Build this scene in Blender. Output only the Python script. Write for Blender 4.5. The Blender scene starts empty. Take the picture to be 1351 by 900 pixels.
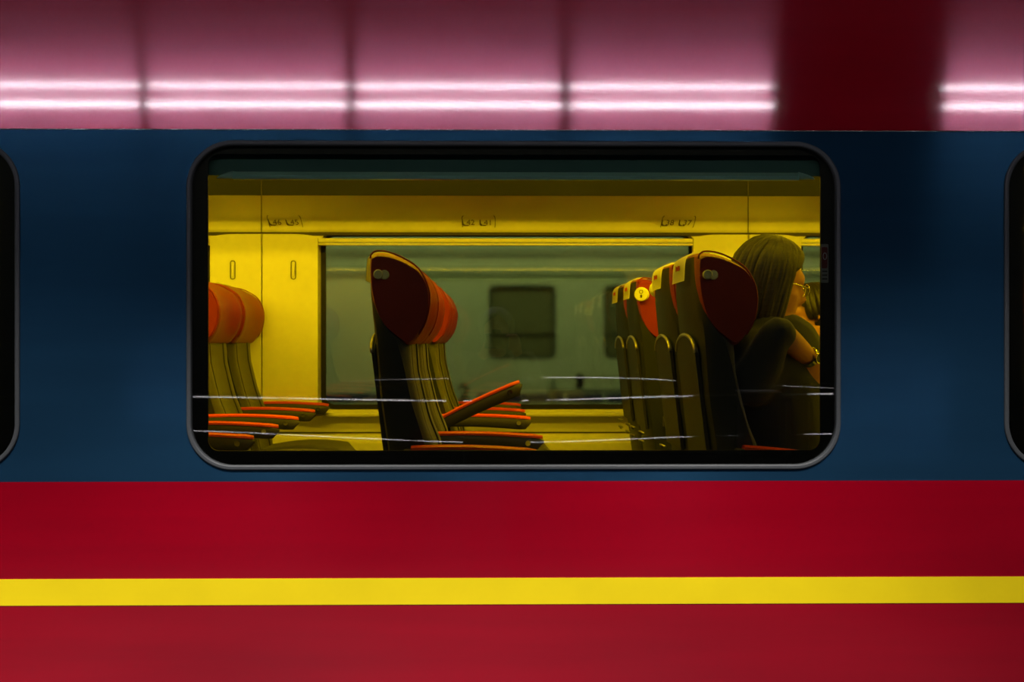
import bpy, bmesh, math, random
from mathutils import Vector, Matrix, noise
random.seed(7)
S = bpy.context.scene
C = S.collection
PI = math.pi

# ------------------------------------------------------------------ camera, world, lights, exposure
F = 1530.0                      # focal length in pixels of a 1351x900 frame
YAW = 0.0133
cd = bpy.data.cameras.new('camera'); cam = bpy.data.objects.new('camera', cd); C.objects.link(cam)
cam.location = (0, 0, 1.5); cam.rotation_euler = (PI/2, 0, -YAW)
cd.sensor_width = 36; cd.lens = F/1351*36; cd.clip_start = 0.01
cd.dof.use_dof = True; cd.dof.focus_distance = 3.7; cd.dof.aperture_fstop = 5.6
S.camera = cam
S.view_settings.view_transform = 'Standard'; S.view_settings.look = 'None'
S.view_settings.gamma = 1; S.view_settings.use_curve_mapping = False
S.view_settings.exposure = 0.0
w = bpy.data.worlds.new('night'); S.world = w; w.use_nodes = True
w.node_tree.nodes['Background'].inputs[0].default_value = (0.35, 0.5, 0.6, 1)
w.node_tree.nodes['Background'].inputs[1].default_value = 0.004
S.cycles.max_bounces = 10; S.cycles.transparent_max_bounces = 24
S.cycles.caustics_reflective = False; S.cycles.caustics_refractive = False
S.cycles.sample_clamp_indirect = 6.0

TUBE_POWER = 56.0               # emission of the platform fluorescent tubes
FILL_SPOT_POWER = 2900.0              # added spots that brighten the lower side panel
CABIN = (1.0, 0.67, 0.005)      # yellow cabin light
CABIN_STRIP = 135.0
CABIN_CEIL = 95.0
CABIN_FILL = 20.0  # added fill strip under the near rack
FAR_POWER = 200.0  # added lamp for the far coach

def area_light(name, loc, rot, sx, sy, power, col, parent=None, spread=PI):
    l = bpy.data.lights.new(name, 'AREA'); l.shape = 'RECTANGLE'; l.size = sx; l.size_y = sy
    l.energy = power; l.color = col; l.spread = spread
    o = bpy.data.objects.new(name, l); C.objects.link(o); o.location = loc; o.rotation_euler = rot
    if parent: o.parent = parent
    return o

def X(px, Y, py=450):
    """world x of an image column at depth Y"""
    u = (px-675.5)/F; c, s = math.cos(YAW), math.sin(YAW)
    return (u*c+s)/(c-u*s)*Y
def Z(py, Y): return 1.5+(450-py)/F*Y

# ------------------------------------------------------------------ materials
def mat(name, col, rough=.5, metal=0, spec=.5, coat=0, coat_rough=.05, bump=0, bscale=40, stretch=(1,1,1),
        vary=0, vscale=3, emit=None, estr=0, aniso=0, sheen=0):
    m = bpy.data.materials.new(name); m.use_nodes = True
    nt = m.node_tree; b = nt.nodes['Principled BSDF']
    b.inputs['Base Color'].default_value = (*col, 1); b.inputs['Roughness'].default_value = rough
    b.inputs['Metallic'].default_value = metal; b.inputs['Specular IOR Level'].default_value = spec
    b.inputs['Coat Weight'].default_value = coat; b.inputs['Coat Roughness'].default_value = coat_rough
    b.inputs['Sheen Weight'].default_value = sheen
    if emit:
        b.inputs['Emission Color'].default_value = (*emit, 1); b.inputs['Emission Strength'].default_value = estr
    tc = nt.nodes.new('ShaderNodeTexCoord'); mp = nt.nodes.new('ShaderNodeMapping')
    nt.links.new(tc.outputs['Object'], mp.inputs[0]); mp.inputs['Scale'].default_value = stretch
    if bump:
        n = nt.nodes.new('ShaderNodeTexNoise'); n.inputs['Scale'].default_value = bscale; n.inputs['Detail'].default_value = 3
        bp = nt.nodes.new('ShaderNodeBump'); bp.inputs['Strength'].default_value = bump; bp.inputs['Distance'].default_value = .002
        nt.links.new(mp.outputs[0], n.inputs['Vector']); nt.links.new(n.outputs['Fac'], bp.inputs['Height'])
        nt.links.new(bp.outputs[0], b.inputs['Normal'])
        if coat: nt.links.new(bp.outputs[0], b.inputs['Coat Normal'])
    if vary:
        n2 = nt.nodes.new('ShaderNodeTexNoise'); n2.inputs['Scale'].default_value = vscale; n2.inputs['Detail'].default_value = 5
        mr = nt.nodes.new('ShaderNodeMapRange'); mr.inputs[1].default_value = .3; mr.inputs[2].default_value = .7
        mr.inputs[3].default_value = 1-vary; mr.inputs[4].default_value = 1+vary
        mx = nt.nodes.new('ShaderNodeMix'); mx.data_type = 'RGBA'; mx.blend_type = 'MULTIPLY'; mx.inputs[0].default_value = 1
        mx.inputs[6].default_value = (*col, 1)
        nt.links.new(mp.outputs[0], n2.inputs['Vector']); nt.links.new(n2.outputs['Fac'], mr.inputs[0])
        nt.links.new(mr.outputs[0], mx.inputs[7]); nt.links.new(mx.outputs[2], b.inputs['Base Color'])
    if aniso:
        b.inputs['Anisotropic'].default_value = aniso
        tg = nt.nodes.new('ShaderNodeCombineXYZ')
        tg.inputs[0].default_value = 0; tg.inputs[2].default_value = 1
        nt.links.new(tg.outputs[0], b.inputs['Tangent'])
    return m

def paint(name, col, rough=.42, coat=.6, aniso=.9, spec=.5, tint=(1, 1, 1), metal=0):
    """brushed and washed coach paint: fine horizontal wash lines, light ripple in the panel"""
    m = mat(name, col, rough, metal, spec, coat, .045, vary=.07, vscale=2.2, stretch=(.5, 1, 6), aniso=aniso)
    nt = m.node_tree; b = nt.nodes['Principled BSDF']
    tc = nt.nodes.new('ShaderNodeTexCoord')
    n = nt.nodes.new('ShaderNodeTexNoise'); n.inputs['Scale'].default_value = 210; n.inputs['Detail'].default_value = 2
    b.inputs['Specular Tint'].default_value = (*tint, 1)
    n3 = nt.nodes.new('ShaderNodeTexNoise'); n3.inputs['Scale'].default_value = 1.0; n3.inputs['Detail'].default_value = 4
    mp = nt.nodes.new('ShaderNodeMapping'); mp.inputs['Scale'].default_value = (1.5, 1, 160)
    b1 = nt.nodes.new('ShaderNodeBump'); b1.inputs['Strength'].default_value = .028; b1.inputs['Distance'].default_value = .001
    b2 = nt.nodes.new('ShaderNodeBump'); b2.inputs['Strength'].default_value = .006; b2.inputs['Distance'].default_value = .001
    nt.links.new(tc.outputs['Object'], n.inputs['Vector']); nt.links.new(n.outputs['Fac'], b1.inputs['Height'])
    nt.links.new(tc.outputs['Object'], mp.inputs[0]); nt.links.new(mp.outputs[0], n3.inputs['Vector'])
    nt.links.new(n3.outputs['Fac'], b2.inputs['Height'])
    nt.links.new(b1.outputs[0], b.inputs['Coat Normal']); nt.links.new(b2.outputs[0], b.inputs['Normal'])
    return m

def glass(name, tint=(.8, .86, .8), refl=.1, rough=0.0, soft=0):
    m = bpy.data.materials.new(name); m.use_nodes = True; nt = m.node_tree
    for n in list(nt.nodes): nt.nodes.remove(n)
    out = nt.nodes.new('ShaderNodeOutputMaterial'); mx = nt.nodes.new('ShaderNodeMixShader')
    t = nt.nodes.new('ShaderNodeBsdfRefraction' if soft else 'ShaderNodeBsdfTransparent')
    if soft: t.inputs['Roughness'].default_value = soft; t.inputs['IOR'].default_value = 1.12
    t.inputs[0].default_value = (*tint, 1)
    g = nt.nodes.new('ShaderNodeBsdfGlossy'); g.inputs['Roughness'].default_value = rough
    f = nt.nodes.new('ShaderNodeLayerWeight'); f.inputs[0].default_value = .25
    a = nt.nodes.new('ShaderNodeMath'); a.operation = 'MULTIPLY_ADD'; a.inputs[1].default_value = .9; a.inputs[2].default_value = refl
    nt.links.new(f.outputs['Fresnel'], a.inputs[0])
    nt.links.new(a.outputs[0], mx.inputs[0]); nt.links.new(t.outputs[0], mx.inputs[1]); nt.links.new(g.outputs[0], mx.inputs[2])
    nt.links.new(mx.outputs[0], out.inputs[0])
    return m

M = dict(
 red=paint('coach_red', (.29, .0006, .0105), rough=.105, spec=1.0, coat=1, aniso=1, tint=(1, .5, .78), metal=.14),
 blue=paint('coach_blue', (.020, .082, .175), rough=.15, spec=1.0, metal=.68, coat=0, aniso=1, tint=(.06, .5, 1)),
 yellow=mat('stripe_yellow', (.72, .56, .003), .45, vary=.03, vscale=8),
 trim=mat('trim_metal', (.5, .45, .45), .2, metal=1, bump=.4, bscale=300),
 rubber=mat('gasket_grey', (.040, .046, .052), .6, vary=.08, bump=.1, bscale=200),
 frit=mat('frit_black', (.003, .0035, .004), .5),
 pane=glass('tinted_window_glass', (.73, .74, .68), .07),
 farpane=glass('far_window_glass', (.80, .80, .62), .075, soft=.22),
 dkglass=mat('dark_glass', (.17, .175, .10), .4, vary=.1),
 cream=mat('cream_lining', (.86, .84, .74), .5, vary=.03, vscale=6, bump=.05, bscale=250),
 creamrib=mat('cream_plastic', (.9, .88, .78), .32),
 fascia=mat('rack_fascia', (.78, .76, .62), .55, vary=.05, vscale=4),
 lip=mat('smoked_rack_lip', (.02, .02, .016), .6, spec=.15, vary=.1),
 seam=mat('panel_seam', (.06, .05, .04), .7),
 ink=mat('sign_ink', (.10, .07, .02), .6),
 ceil=mat('ceiling_lining', (.6, .6, .55), .6, vary=.03),
 carpet=mat('cabin_carpet', (.035, .035, .05), .95, bump=.5, bscale=400, vary=.3, vscale=90),
 blind=mat('blind_fabric', (.09, .22, .23), .85, bump=.2, bscale=400),
 alu=mat('brushed_aluminium', (.45, .85, .85), .35, metal=.2),
 headred=mat('red_leather', (.28, .022, .005), .42, bump=.25, bscale=160, vary=.1, vscale=9, spec=.4),
 cushion=mat('olive_grey_fabric', (.075, .072, .05), .85, bump=.5, bscale=500, vary=.12, vscale=25, sheen=.3),
 shell=mat('dark_seat_shell', (.020, .023, .022), .5, spec=.3, vary=.1),
 shellrim=mat('shell_edge_trim', (.45, .43, .33), .28, metal=.68),
 tray=mat('tray_grey', (.035, .035, .027), .5, spec=.25, vary=.08),
 armpad=mat('orange_armrest_pad', (.75, .07, .006), .38, bump=.1, bscale=200),
 armbody=mat('armrest_plastic', (.05, .045, .035), .5),
 chrome=mat('chrome', (.8, .8, .8), .12, metal=1),
 knob=mat('ivory_knob', (.85, .85, .35), .35),
 tag=mat('paper_headrest_cover', (.85, .83, .68), .8, bump=.2, bscale=300),
 tagred=mat('tag_red_print', (.45, .04, .01), .7),
 hair=mat('grey_brown_hair', (.035, .033, .022), .5, bump=.9, bscale=30, stretch=(1, 1, 9), vary=.4, vscale=25),
 hairdark=mat('dark_hair', (.02, .016, .014), .5, bump=.8, bscale=40, vary=.3, vscale=20),
 skin=mat('skin', (.52, .24, .12), .5, vary=.06, vscale=8, bump=.1, bscale=200),
 top=mat('dark_top', (.03, .035, .035), .9, bump=.5, bscale=200, sheen=.2),
 jeans=mat('dark_trousers', (.02, .025, .04), .9, bump=.4, bscale=300),
 coatgrey=mat('muted_jacket', (.022, .018, .015), .9, bump=.4, bscale=200),
 sleeve=mat('orange_sleeve', (.35, .10, .04), .85, bump=.3, bscale=200),
 shoe=mat('black_shoe', (.02, .02, .02), .5),
 camera=mat('camera_black', (.015, .015, .015), .4),
 lens=mat('lens_glass', (.02, .02, .03), .05, coat=1),
 paving=mat('platform_paving', (.018, .018, .018), .75, bump=.3, bscale=60, vary=.2, vscale=5),
 canopy=mat('canopy_soffit', (.03, .03, .03), .8, vary=.1),
 housing=mat('lamp_housing', (.25, .25, .25), .5),
 tube=mat('fluorescent_tube', (.9, .9, .9), .5, emit=(1.0, .93, 1.0), estr=TUBE_POWER),
 cablamp=mat('cabin_diffuser', (.9, .9, .8), .5, emit=CABIN, estr=2.0),
 steel=mat('polished_steel', (.75, .75, .75), .07, metal=1),
 dark=mat('dark_bin_metal', (.012, .014, .014), .5, vary=.1),
 ftrain=mat('white_coach_paint', (.55, .62, .50), .55, vary=.05, vscale=3),
 fblue=mat('far_coach_blue', (.01, .02, .14), .5),
 fgrey=mat('far_coach_grey', (.28, .33, .27), .55),
 ballast=mat('ballast', (.05, .045, .04), .95, bump=1, bscale=30, vary=.4, vscale=40),
 stickw=mat('sticker_white', (.25, .27, .28), .5), stickr=mat('sticker_red', (.16, .02, .03), .5),
)

# ------------------------------------------------------------------ geometry helpers
def link(name, me, m, parent=None, smooth=False):
    me.materials.clear(); me.materials.append(m)
    if smooth:
        for p in me.polygons: p.use_smooth = True
    o = bpy.data.objects.new(name, me); C.objects.link(o)
    if parent: o.parent = parent
    return o
def obj(name, bm, m, parent=None, smooth=False, auto=None):
    bmesh.ops.recalc_face_normals(bm, faces=bm.faces)
    me = bpy.data.meshes.new(name); bm.to_mesh(me); bm.free()
    o = link(name, me, m, parent, smooth)
    if auto is not None: sharp(me, auto)
    return o
def sharp(me, deg=35):
    for p in me.polygons: p.use_smooth = True
    me.set_sharp_from_angle(angle=math.radians(deg))
def thing(name, label, cat, loc=(0, 0, 0), rz=0, group=None):
    o = bpy.data.objects.new(name, None); C.objects.link(o); o.empty_display_size = .1
    o.location = loc; o.rotation_euler = (0, 0, rz); tag(o, label, cat, group); return o
def tag(o, label=None, cat=None, group=None, kind=None):
    if label: o['label'] = label
    if cat: o['category'] = cat
    if group: o['group'] = group
    if kind: o['kind'] = kind
    return o
def box(bm, c, s, bev=0, rot=None, seg=2):
    r = bmesh.ops.create_cube(bm, size=1); vs = r['verts']
    bmesh.ops.scale(bm, vec=s, verts=vs)
    if bev:
        es = list({e for v in vs for e in v.link_edges})
        rr = bmesh.ops.bevel(bm, geom=es, offset=bev, segments=seg, affect='EDGES', profile=.5)
        vs = list({v for f in rr['faces'] for v in f.verts} | {v for v in vs if v.is_valid})
    if rot is not None: bmesh.ops.rotate(bm, cent=(0, 0, 0), matrix=rot, verts=vs)
    bmesh.ops.translate(bm, vec=c, verts=vs)
    return vs
def tube(bm, pts, r, n=10, caps=True):
    pts = [Vector(p) for p in pts]; rings = []
    rs = r if isinstance(r, (list, tuple)) else [r]*len(pts)
    up = None
    for i, p in enumerate(pts):
        d = (pts[min(i+1, len(pts)-1)]-pts[max(i-1, 0)]).normalized()
        if up is None or abs(up.dot(d)) > .98:
            up = Vector((0, 0, 1)) if abs(d.z) < .9 else Vector((1, 0, 0))
        a = d.cross(up).normalized(); b = a.cross(d).normalized(); up = b
        rings.append([bm.verts.new(p+(a*math.cos(t)+b*math.sin(t))*rs[i]) for t in [2*PI*k/n for k in range(n)]])
    skinrings(bm, rings, caps)
def skinrings(bm, rings, caps=True):
    n = len(rings[0])
    for a, b in zip(rings, rings[1:]):
        for k in range(n): bm.faces.new((a[k], a[(k+1) % n], b[(k+1) % n], b[k]))
    if caps: bm.faces.new(rings[0][::-1]); bm.faces.new(rings[-1])
def loft(bm, rings, caps=True):
    skinrings(bm, [[bm.verts.new(p) for p in r] for r in rings], caps)
def smoothpoly(pts, k=5):
    """closed Catmull-Rom through 2-D points"""
    out = []; n = len(pts)
    for i in range(n):
        p0, p1, p2, p3 = [Vector(pts[(i+j-1) % n]) for j in range(4)]
        for s in range(k):
            t = s/k
            out.append(.5*((2*p1)+(-p0+p2)*t+(2*p0-5*p1+4*p2-p3)*t*t+(-p0+3*p1-3*p2+p3)*t**3))
    return out
def opencurve(pts, k=6):
    out = []; n = len(pts)
    for i in range(n-1):
        p = [Vector(pts[max(0, min(n-1, i+j-1))]) for j in range(4)]
        for s in range(k):
            t = s/k
            out.append(.5*((2*p[1])+(-p[0]+p[2])*t+(2*p[0]-5*p[1]+4*p[2]-p[3])*t*t+(-p[0]+3*p[1]-3*p[2]+p[3])*t**3))
    out.append(Vector(pts[-1])); return out
def interp(tab, v):
    if v <= tab[0][0]: return tab[0][1]
    for (a, x), (b, y) in zip(tab, tab[1:]):
        if v <= b: return x+(y-x)*(v-a)/(b-a)
    return tab[-1][1]
def rrect(x0, z0, x1, z1, r, n=8):
    out = []
    for cx, cz, a0 in ((x1-r, z1-r, 0), (x0+r, z1-r, 90), (x0+r, z0+r, 180), (x1-r, z0+r, 270)):
        for k in range(n+1):
            a = math.radians(a0+90*k/n); out.append((cx+r*math.cos(a), cz+r*math.sin(a)))
    return out
def sheet(name, outer, holes, y0, y1, m, parent=None, bev=0):
    """flat plate in the xz plane between y0 and y1, with holes"""
    cu = bpy.data.curves.new(name, 'CURVE'); cu.dimensions = '2D'; cu.fill_mode = 'BOTH'
    cu.extrude = abs(y1-y0)/2-bev; cu.bevel_depth = bev; cu.bevel_resolution = 2
    if bev: cu.offset = -bev
    for lp in [outer]+holes:
        sp = cu.splines.new('POLY'); sp.points.add(len(lp)-1); sp.use_cyclic_u = True
        for p, q in zip(sp.points, lp): p.co = (q[0], q[1], 0, 1)
    t = bpy.data.objects.new('tmp', cu); C.objects.link(t)
    bpy.context.view_layer.update()
    me = bpy.data.meshes.new_from_object(t.evaluated_get(bpy.context.evaluated_depsgraph_get()))
    bpy.data.objects.remove(t); bpy.data.curves.remove(cu)
    me.name = name
    me.transform(Matrix.Translation((0, (y0+y1)/2, 0)) @ Matrix.Rotation(PI/2, 4, 'X'))
    o = link(name, me, m, parent); sharp(me, 30); return o
def text(name, s, size, loc, m, parent=None, rot=(PI/2, 0, 0), ext=.0006, bold=0):
    cu = bpy.data.curves.new(name, 'FONT'); cu.body = s; cu.size = size; cu.extrude = ext; cu.offset = bold
    cu.align_x = 'CENTER'; cu.align_y = 'CENTER'
    t = bpy.data.objects.new('tmp', cu); C.objects.link(t); bpy.context.view_layer.update()
    me = bpy.data.meshes.new_from_object(t.evaluated_get(bpy.context.evaluated_depsgraph_get()))
    bpy.data.objects.remove(t); bpy.data.curves.remove(cu); me.name = name
    from mathutils import Euler
    me.transform(Matrix.Translation(loc) @ Euler(rot).to_matrix().to_4x4())
    return link(name, me, m, parent)
def ringtube(bm, loop, y, r, n=8):
    """closed tube along a loop in xz at depth y"""
    pts = [Vector((p[0], y, p[1])) for p in loop]; N = len(pts); rings = []
    for i in range(N):
        d = (pts[(i+1) % N]-pts[i-1]).normalized(); a = Vector((0, 1, 0)); b = d.cross(a)
        rings.append([bm.verts.new(pts[i]+(a*math.cos(t)+b*math.sin(t))*r) for t in [2*PI*k/n for k in range(n)]])
    rings.append(rings[0]); skinrings(bm, rings, False)
def dup(root, loc, rz, label, group=None):
    r = root.copy(); C.objects.link(r); r.location = loc; r.rotation_euler = (0, 0, rz); r['label'] = label
    if group: r['group'] = group
    for ch in list(root.children):
        c = ch.copy(); C.objects.link(c); c.parent = r
        for g in ch.children:
            d = g.copy(); C.objects.link(d); d.parent = c
    return r

# ------------------------------------------------------------------ setting: platforms, track bed, canopy
FL = 0.54                                    # coach floor height
bm = bmesh.new(); box(bm, (0, -3.0, -.15), (16, 11.9, .3)); tag(obj('floor', bm, M['paving']), 'grey paved platform beside the train', kind='structure')
bm = bmesh.new(); box(bm, (0, 10, -.85), (24, 14, .1)); tag(obj('ground', bm, M['ballast']), 'ballast track bed under the trains', kind='structure')
bm = bmesh.new(); box(bm, (0, -1.0, 4.46), (16, 6.4, .12)); tag(obj('ceiling', bm, M['canopy']), 'dark platform canopy', kind='structure')

# ------------------------------------------------------------------ the carriage
YS = 3.15                                     # outer face of the coach side
CX = 1.5*3.0                                  # half length of coach that is built
z172, z635 = Z(172, YS), Z(635, YS)
zs1, zs0 = Z(763, YS), Z(798, YS)
coach = thing('train_carriage', 'red and blue passenger carriage with a yellow stripe along its lower side', 'train carriage', (0, 0, 0))
W = []                                        # gasket outer rectangles of the three windows
PITCH = 2.225
for k in (-1, 0, 1):
    W.append((X(246, YS)+k*PITCH, Z(620, YS), X(1109, YS)+k*PITCH, Z(186, YS)))
RAD = .125
sheet('blue_window_band', [(-CX, z635), (CX, z635), (CX, z172), (-CX, z172)],
      [rrect(*w_, RAD)[::-1] for w_ in W], YS, YS+.03, M['blue'], coach)
def skin_strip(name, prof, m, parent, th=.02, n=60):
    """sweep a (y,z) profile along x; the profile is the outer face, th thick inwards"""
    inner = []
    for i, p in enumerate(prof):
        a, b = prof[max(0, i-1)], prof[min(len(prof)-1, i+1)]
        dy, dz = b[0]-a[0], b[1]-a[1]; l = math.hypot(dy, dz); s_ = 1 if dz > 0 or dy > 0 else -1
        if name != 'upper_body_panel': s_ = -1 if dz < 0 else 1
        inner.append((p[0]+s_*dz/l*th, p[1]-s_*dy/l*th))
    loop = list(prof)+inner[::-1]
    bm = bmesh.new(); loft(bm, [[(-CX+2*CX*i/n, q[0], q[1]) for q in loop] for i in range(n+1)])
    return obj(name, bm, m, parent, auto=30)
A0, AK = math.radians(5.0), math.radians(3.0)
prof = [(YS-.001, z172)]; z = z172; y = YS-.001
while z < 2.62:
    z += .03; y += .03*math.tan(A0+AK*(z-z172)); prof.append((y, z))
for k in range(1, 13):                       # shoulder and roof
    a = math.radians(82-6.2*k); prof.append((4.5-(4.5-y)*math.sin(a)**.9 if k < 13 else 4.5, z+.62*math.cos(a)**1.0))
skin_strip('upper_body_panel', prof, M['red'], coach)
lowp = lambda zz: YS+max(0, (1.0-zz))*.03
skin_strip('lower_body_panel', [(lowp(zz), zz) for zz in [z635-.0*k-(z635-.28)*k/14 for k in range(15)]], M['red'], coach)
skin_strip('yellow_stripe', [(lowp(zz)-.0015, zz) for zz in (zs1, (zs1+zs0)/2, zs0)], M['yellow'], coach, th=.0014)
bm = bmesh.new(); tube(bm, [(-CX+i*.15, YS-.001, z172+.0002) for i in range(61)], .0018, 8)
obj('seam_bead', bm, M['trim'], coach, True)
for i, (x0, z0, x1, z1) in enumerate(W):
    g = sheet('window_gasket', rrect(x0, z0, x1, z1, RAD, 14), [rrect(x0+.0135, z0+.0135, x1-.0135, z1-.0135, RAD-.0135, 14)[::-1]],
              YS-.006, YS+.03, M['rubber'], coach, bev=.004)
    p = sheet('window_pane', rrect(x0+.012, z0+.012, x1-.012, z1-.012, RAD-.012), [], YS+.008, YS+.0085, M['pane'], coach)
    fx0, fx1 = X(273, YS)+(i-1)*PITCH, X(1084, YS)+(i-1)*PITCH
    if i == 0: fx1 = X(-5, YS)
    if i == 2: fx0 = X(1354, YS)
    sheet('black_border', rrect(x0+.01, z0+.01, x1-.01, z1-.01, RAD-.01),
          [rrect(fx0, Z(595, YS), fx1, Z(203, YS), .03)[::-1]], YS+.012, YS+.018, M['frit'], p)
# far skin
W2 = [(X(421, 5.72)+k*2.30-(.06 if k < 0 else 0)*0, Z(541, 5.72), X(918, 5.72)+k*2.30, 2.03) for k in (-1, 0, 1)]
W2[0] = (W2[0][0], W2[0][1], X(277, 5.72), 2.03); W2[2] = (X(1057, 5.72), W2[2][1], W2[2][2], 2.03)
sheet('far_side_panel', [(-CX, .3), (CX, .3), (CX, 2.6), (-CX, 2.6)], [rrect(*w_, .06)[::-1] for w_ in W2], 5.80, 5.86, M['red'], coach)
bm = bmesh.new(); box(bm, (0, 4.5, .40), (2*CX, 2.6, .16)); obj('underframe', bm, M['dark'], coach)
for sx in (-1, 1):
    bm = bmesh.new(); box(bm, (sx*(CX-.02), 4.5, 1.55), (.04, 2.62, 2.1)); obj('end_bulkhead', bm, M['cream'], coach)

# sticker on the black border, right side
st = thing('safety_sticker', 'small red and white safety sticker on the right black border of the window', 'sticker')
sx0, sx1 = X(1082, 3.168), X(1092, 3.168)
sheet('backing', rrect(sx0, Z(373, 3.168), sx1, Z(322, 3.168), .002, 2), [], 3.1605, 3.1618, M['stickw'], st)
sheet('red_panel', rrect(sx0+.002, Z(354, 3.168), sx1-.003, Z(326, 3.168), .003, 2), [], 3.1590, 3.1604, M['stickr'], st)
bm = bmesh.new(); ringtube(bm, [(.5*(sx0+sx1)+.005*math.cos(a), Z(338, 3.168)+.009*math.sin(a)) for a in [2*PI*k/20 for k in range(20)]], 3.1587, .0008)
obj('ring_symbol', bm, M['stickw'], st)
for k in range(3):
    bm = bmesh.new(); box(bm, (.5*(sx0+sx1), 3.1600, Z(358+5*k, 3.168)), (.014, .0008, .003)); obj('text_line', bm, M['frit'], st)

# ------------------------------------------------------------------ cabin shell
def sset(o, l): return tag(o, l, kind='structure')
bm = bmesh.new(); box(bm, (0, 4.5, FL-.02), (2*CX-.1, 2.5, .04)); sset(obj('floor', bm, M['carpet']), 'dark cabin carpet')
bm = bmesh.new(); box(bm, (0, 4.5, 2.66), (2*CX-.1, 2.5, .04)); sset(obj('ceiling', bm, M['ceil']), 'pale cabin ceiling')
holes = [(w_[0]+.0, w_[1]+.0, w_[2]-.0, w_[3]) for w_ in W]
sset(sheet('wall_front', [(-CX+.05, FL), (CX-.05, FL), (CX-.05, 2.64), (-CX+.05, 2.64)], [rrect(*h, .1)[::-1] for h in holes], 3.195, 3.23, M['cream']), 'near cabin wall lining')
sset(sheet('wall_back', [(-CX+.05, FL), (CX-.05, FL), (CX-.05, 2.64), (-CX+.05, 2.64)], [rrect(*w_, .06)[::-1] for w_ in W2], 5.72, 5.78, M['cream']), 'far cabin wall lining')
# reveals of the near windows
for i, (x0, z0, x1, z1) in enumerate(W):
    sset(sheet('trim_%d' % (i+1), rrect(x0-.01, z0-.01, x1+.01, z1+.01, .11), [rrect(x0+.02, z0+.005, x1-.02, z1-.005, .09)[::-1]], YS+.031, 3.194, M['seam']), 'dark reveal around the near window')
for i, (x0, z0, x1, z1) in enumerate(W2):
    o = sheet('window_%d' % (i+1), rrect(x0-.01, z0-.01, x1+.01, z1+.01, .06), [], 5.790, 5.7905, M['farpane']); sset(o, 'far cabin window')
    f = sheet('window_frame', rrect(x0-.02, z0-.02, x1+.02, z1+.02, .07), [rrect(x0+.024, z0+.024, x1-.024, z1-.01, .045)[::-1]], 5.779, 5.798, M['frit'], o)
# pillar covers on the far wall: two leaves each with a coat hook slot
def pillar(xs, hooks, n):
    lab = ['left of the far window', 'right of the far window'][n]
    for j, (a, b) in enumerate(xs):
        t = thing('pillar_cover', 'cream cover panel %s, the %s of its pair' % (lab, ['left one', 'right one'][j]), 'wall panel', (0, 0, 0), 0, 'pillar cover panels on the far wall')
        x0, x1 = X(a, 5.69), X(b, 5.69)
        zt, zb = Z(309.5, 5.69), Z(545, 5.69)
        r = .05
        loop = rrect(x0, zb, x1, zt, .004, 3)
        # round only the outer top corner
        out = []
        left_round = (j == 0)
        cx = x0 if left_round else x1
        sg = 1 if left_round else -1
        pts = [(x1, zb), (x1, zt), (x0, zt), (x0, zb)]
        if left_round:
            pts = [(x1, zb), (x1, zt)]+[(x0+.13-.13*math.sin(q), zt-.022+.022*math.cos(q)) for q in [PI/2*k/8 for k in range(9)]]+[(x0, zb)]
        else:
            pts = [(x1, zb)]+[(x1-.13+.13*math.sin(q), zt-.022+.022*math.cos(q)) for q in [PI/2*k/8 for k in range(8, -1, -1)]]+[(x0, zt), (x0, zb)]
        sheet('panel', pts, [], 5.672, 5.7195, M['cream'], t, bev=.004)
        hx = X(hooks[j], 5.67)
        if hooks[j]:
            sheet('hook_recess_rim', rrect(hx-.013, Z(369, 5.67), hx+.013, Z(344, 5.67), .012), [rrect(hx-.009, Z(369, 5.67)+.004, hx+.009, Z(344, 5.67)-.004, .008)[::-1]], 5.669, 5.6725, M['seam'], t)
            bm = bmesh.new(); box(bm, (hx, 5.667, Z(357, 5.67)), (.009, .008, .06), .003); obj('coat_hook', bm, M['creamrib'], t)
pillar([(278, 345.3), (347, 420)], [307, 387], 0)
pillar([(914, 986), (988, 1056)], [None, None] and [0, 0], 1)
# sill ledge and lower wall trim
def bar(name, x0, x1, y, z, sy, sz, m, bev=.003, parent=None):
    bm = bmesh.new(); box(bm, ((x0+x1)/2, y, z), (x1-x0, sy, sz), bev); return obj(name, bm, m, parent, auto=35)
sset(bar('trim_4', -CX+.06, CX-.06, 5.69, Z(547, 5.68), .055, .02, M['creamrib'], .008), 'pale sill ledge under the far window')
sset(bar('trim_5', -CX+.06, CX-.06, 5.718, Z(571, 5.7), .006, .006, M['seam'], .001), 'dark seam along the lower far wall')
hc = thing('heater_duct', 'low cream heating duct running along the foot of the far wall', 'heater')
bm = bmesh.new()
pr = [(5.719, Z(573, 5.7)), (5.70, Z(573, 5.7)), (5.66, 1.0), (5.645, .9), (5.64, FL), (5.719, FL)]
loft(bm, [[(x, p[0], p[1]) for p in pr] for x in (-CX+.06, CX-.06)]); obj('duct_cover', bm, M['cream'], hc)

sset(bar('trim_6', -CX+.06, CX-.06, 5.715, 2.027, .012, .016, M['seam'], .002), 'dark strip for the shadow in the gap under the far luggage rack')  # shadow line modelled as a dark strip
# blinds: far window cassette (double rail)
for i, (x0, x1) in enumerate([(-3.4, X(277.5, 5.68)), (X(420.5, 5.68), X(913.5, 5.68)), (X(1056.5, 5.68), 3.4)]):
    t = thing('roller_blind', ['rolled up cream blind over the leftmost far window', 'rolled up cream blind with a double rail above the far window', 'rolled up cream blind above the far window at right edge'][i], 'window blind', ((x0+x1)/2, 5.68, 1.98), 0, 'blinds over the far windows')
    hw = (x1-x0)/2
    for nm, zz, r in (('cassette', Z(317.4, 5.67), .0105), ('bottom_rail', Z(322.5, 5.67), .0052)):
        bm = bmesh.new(); box(bm, (0, 0, zz-1.98), (2*hw, .03, 2*r), r*.45); o = obj(nm, bm, M['creamrib'], t, auto=40)
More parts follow.
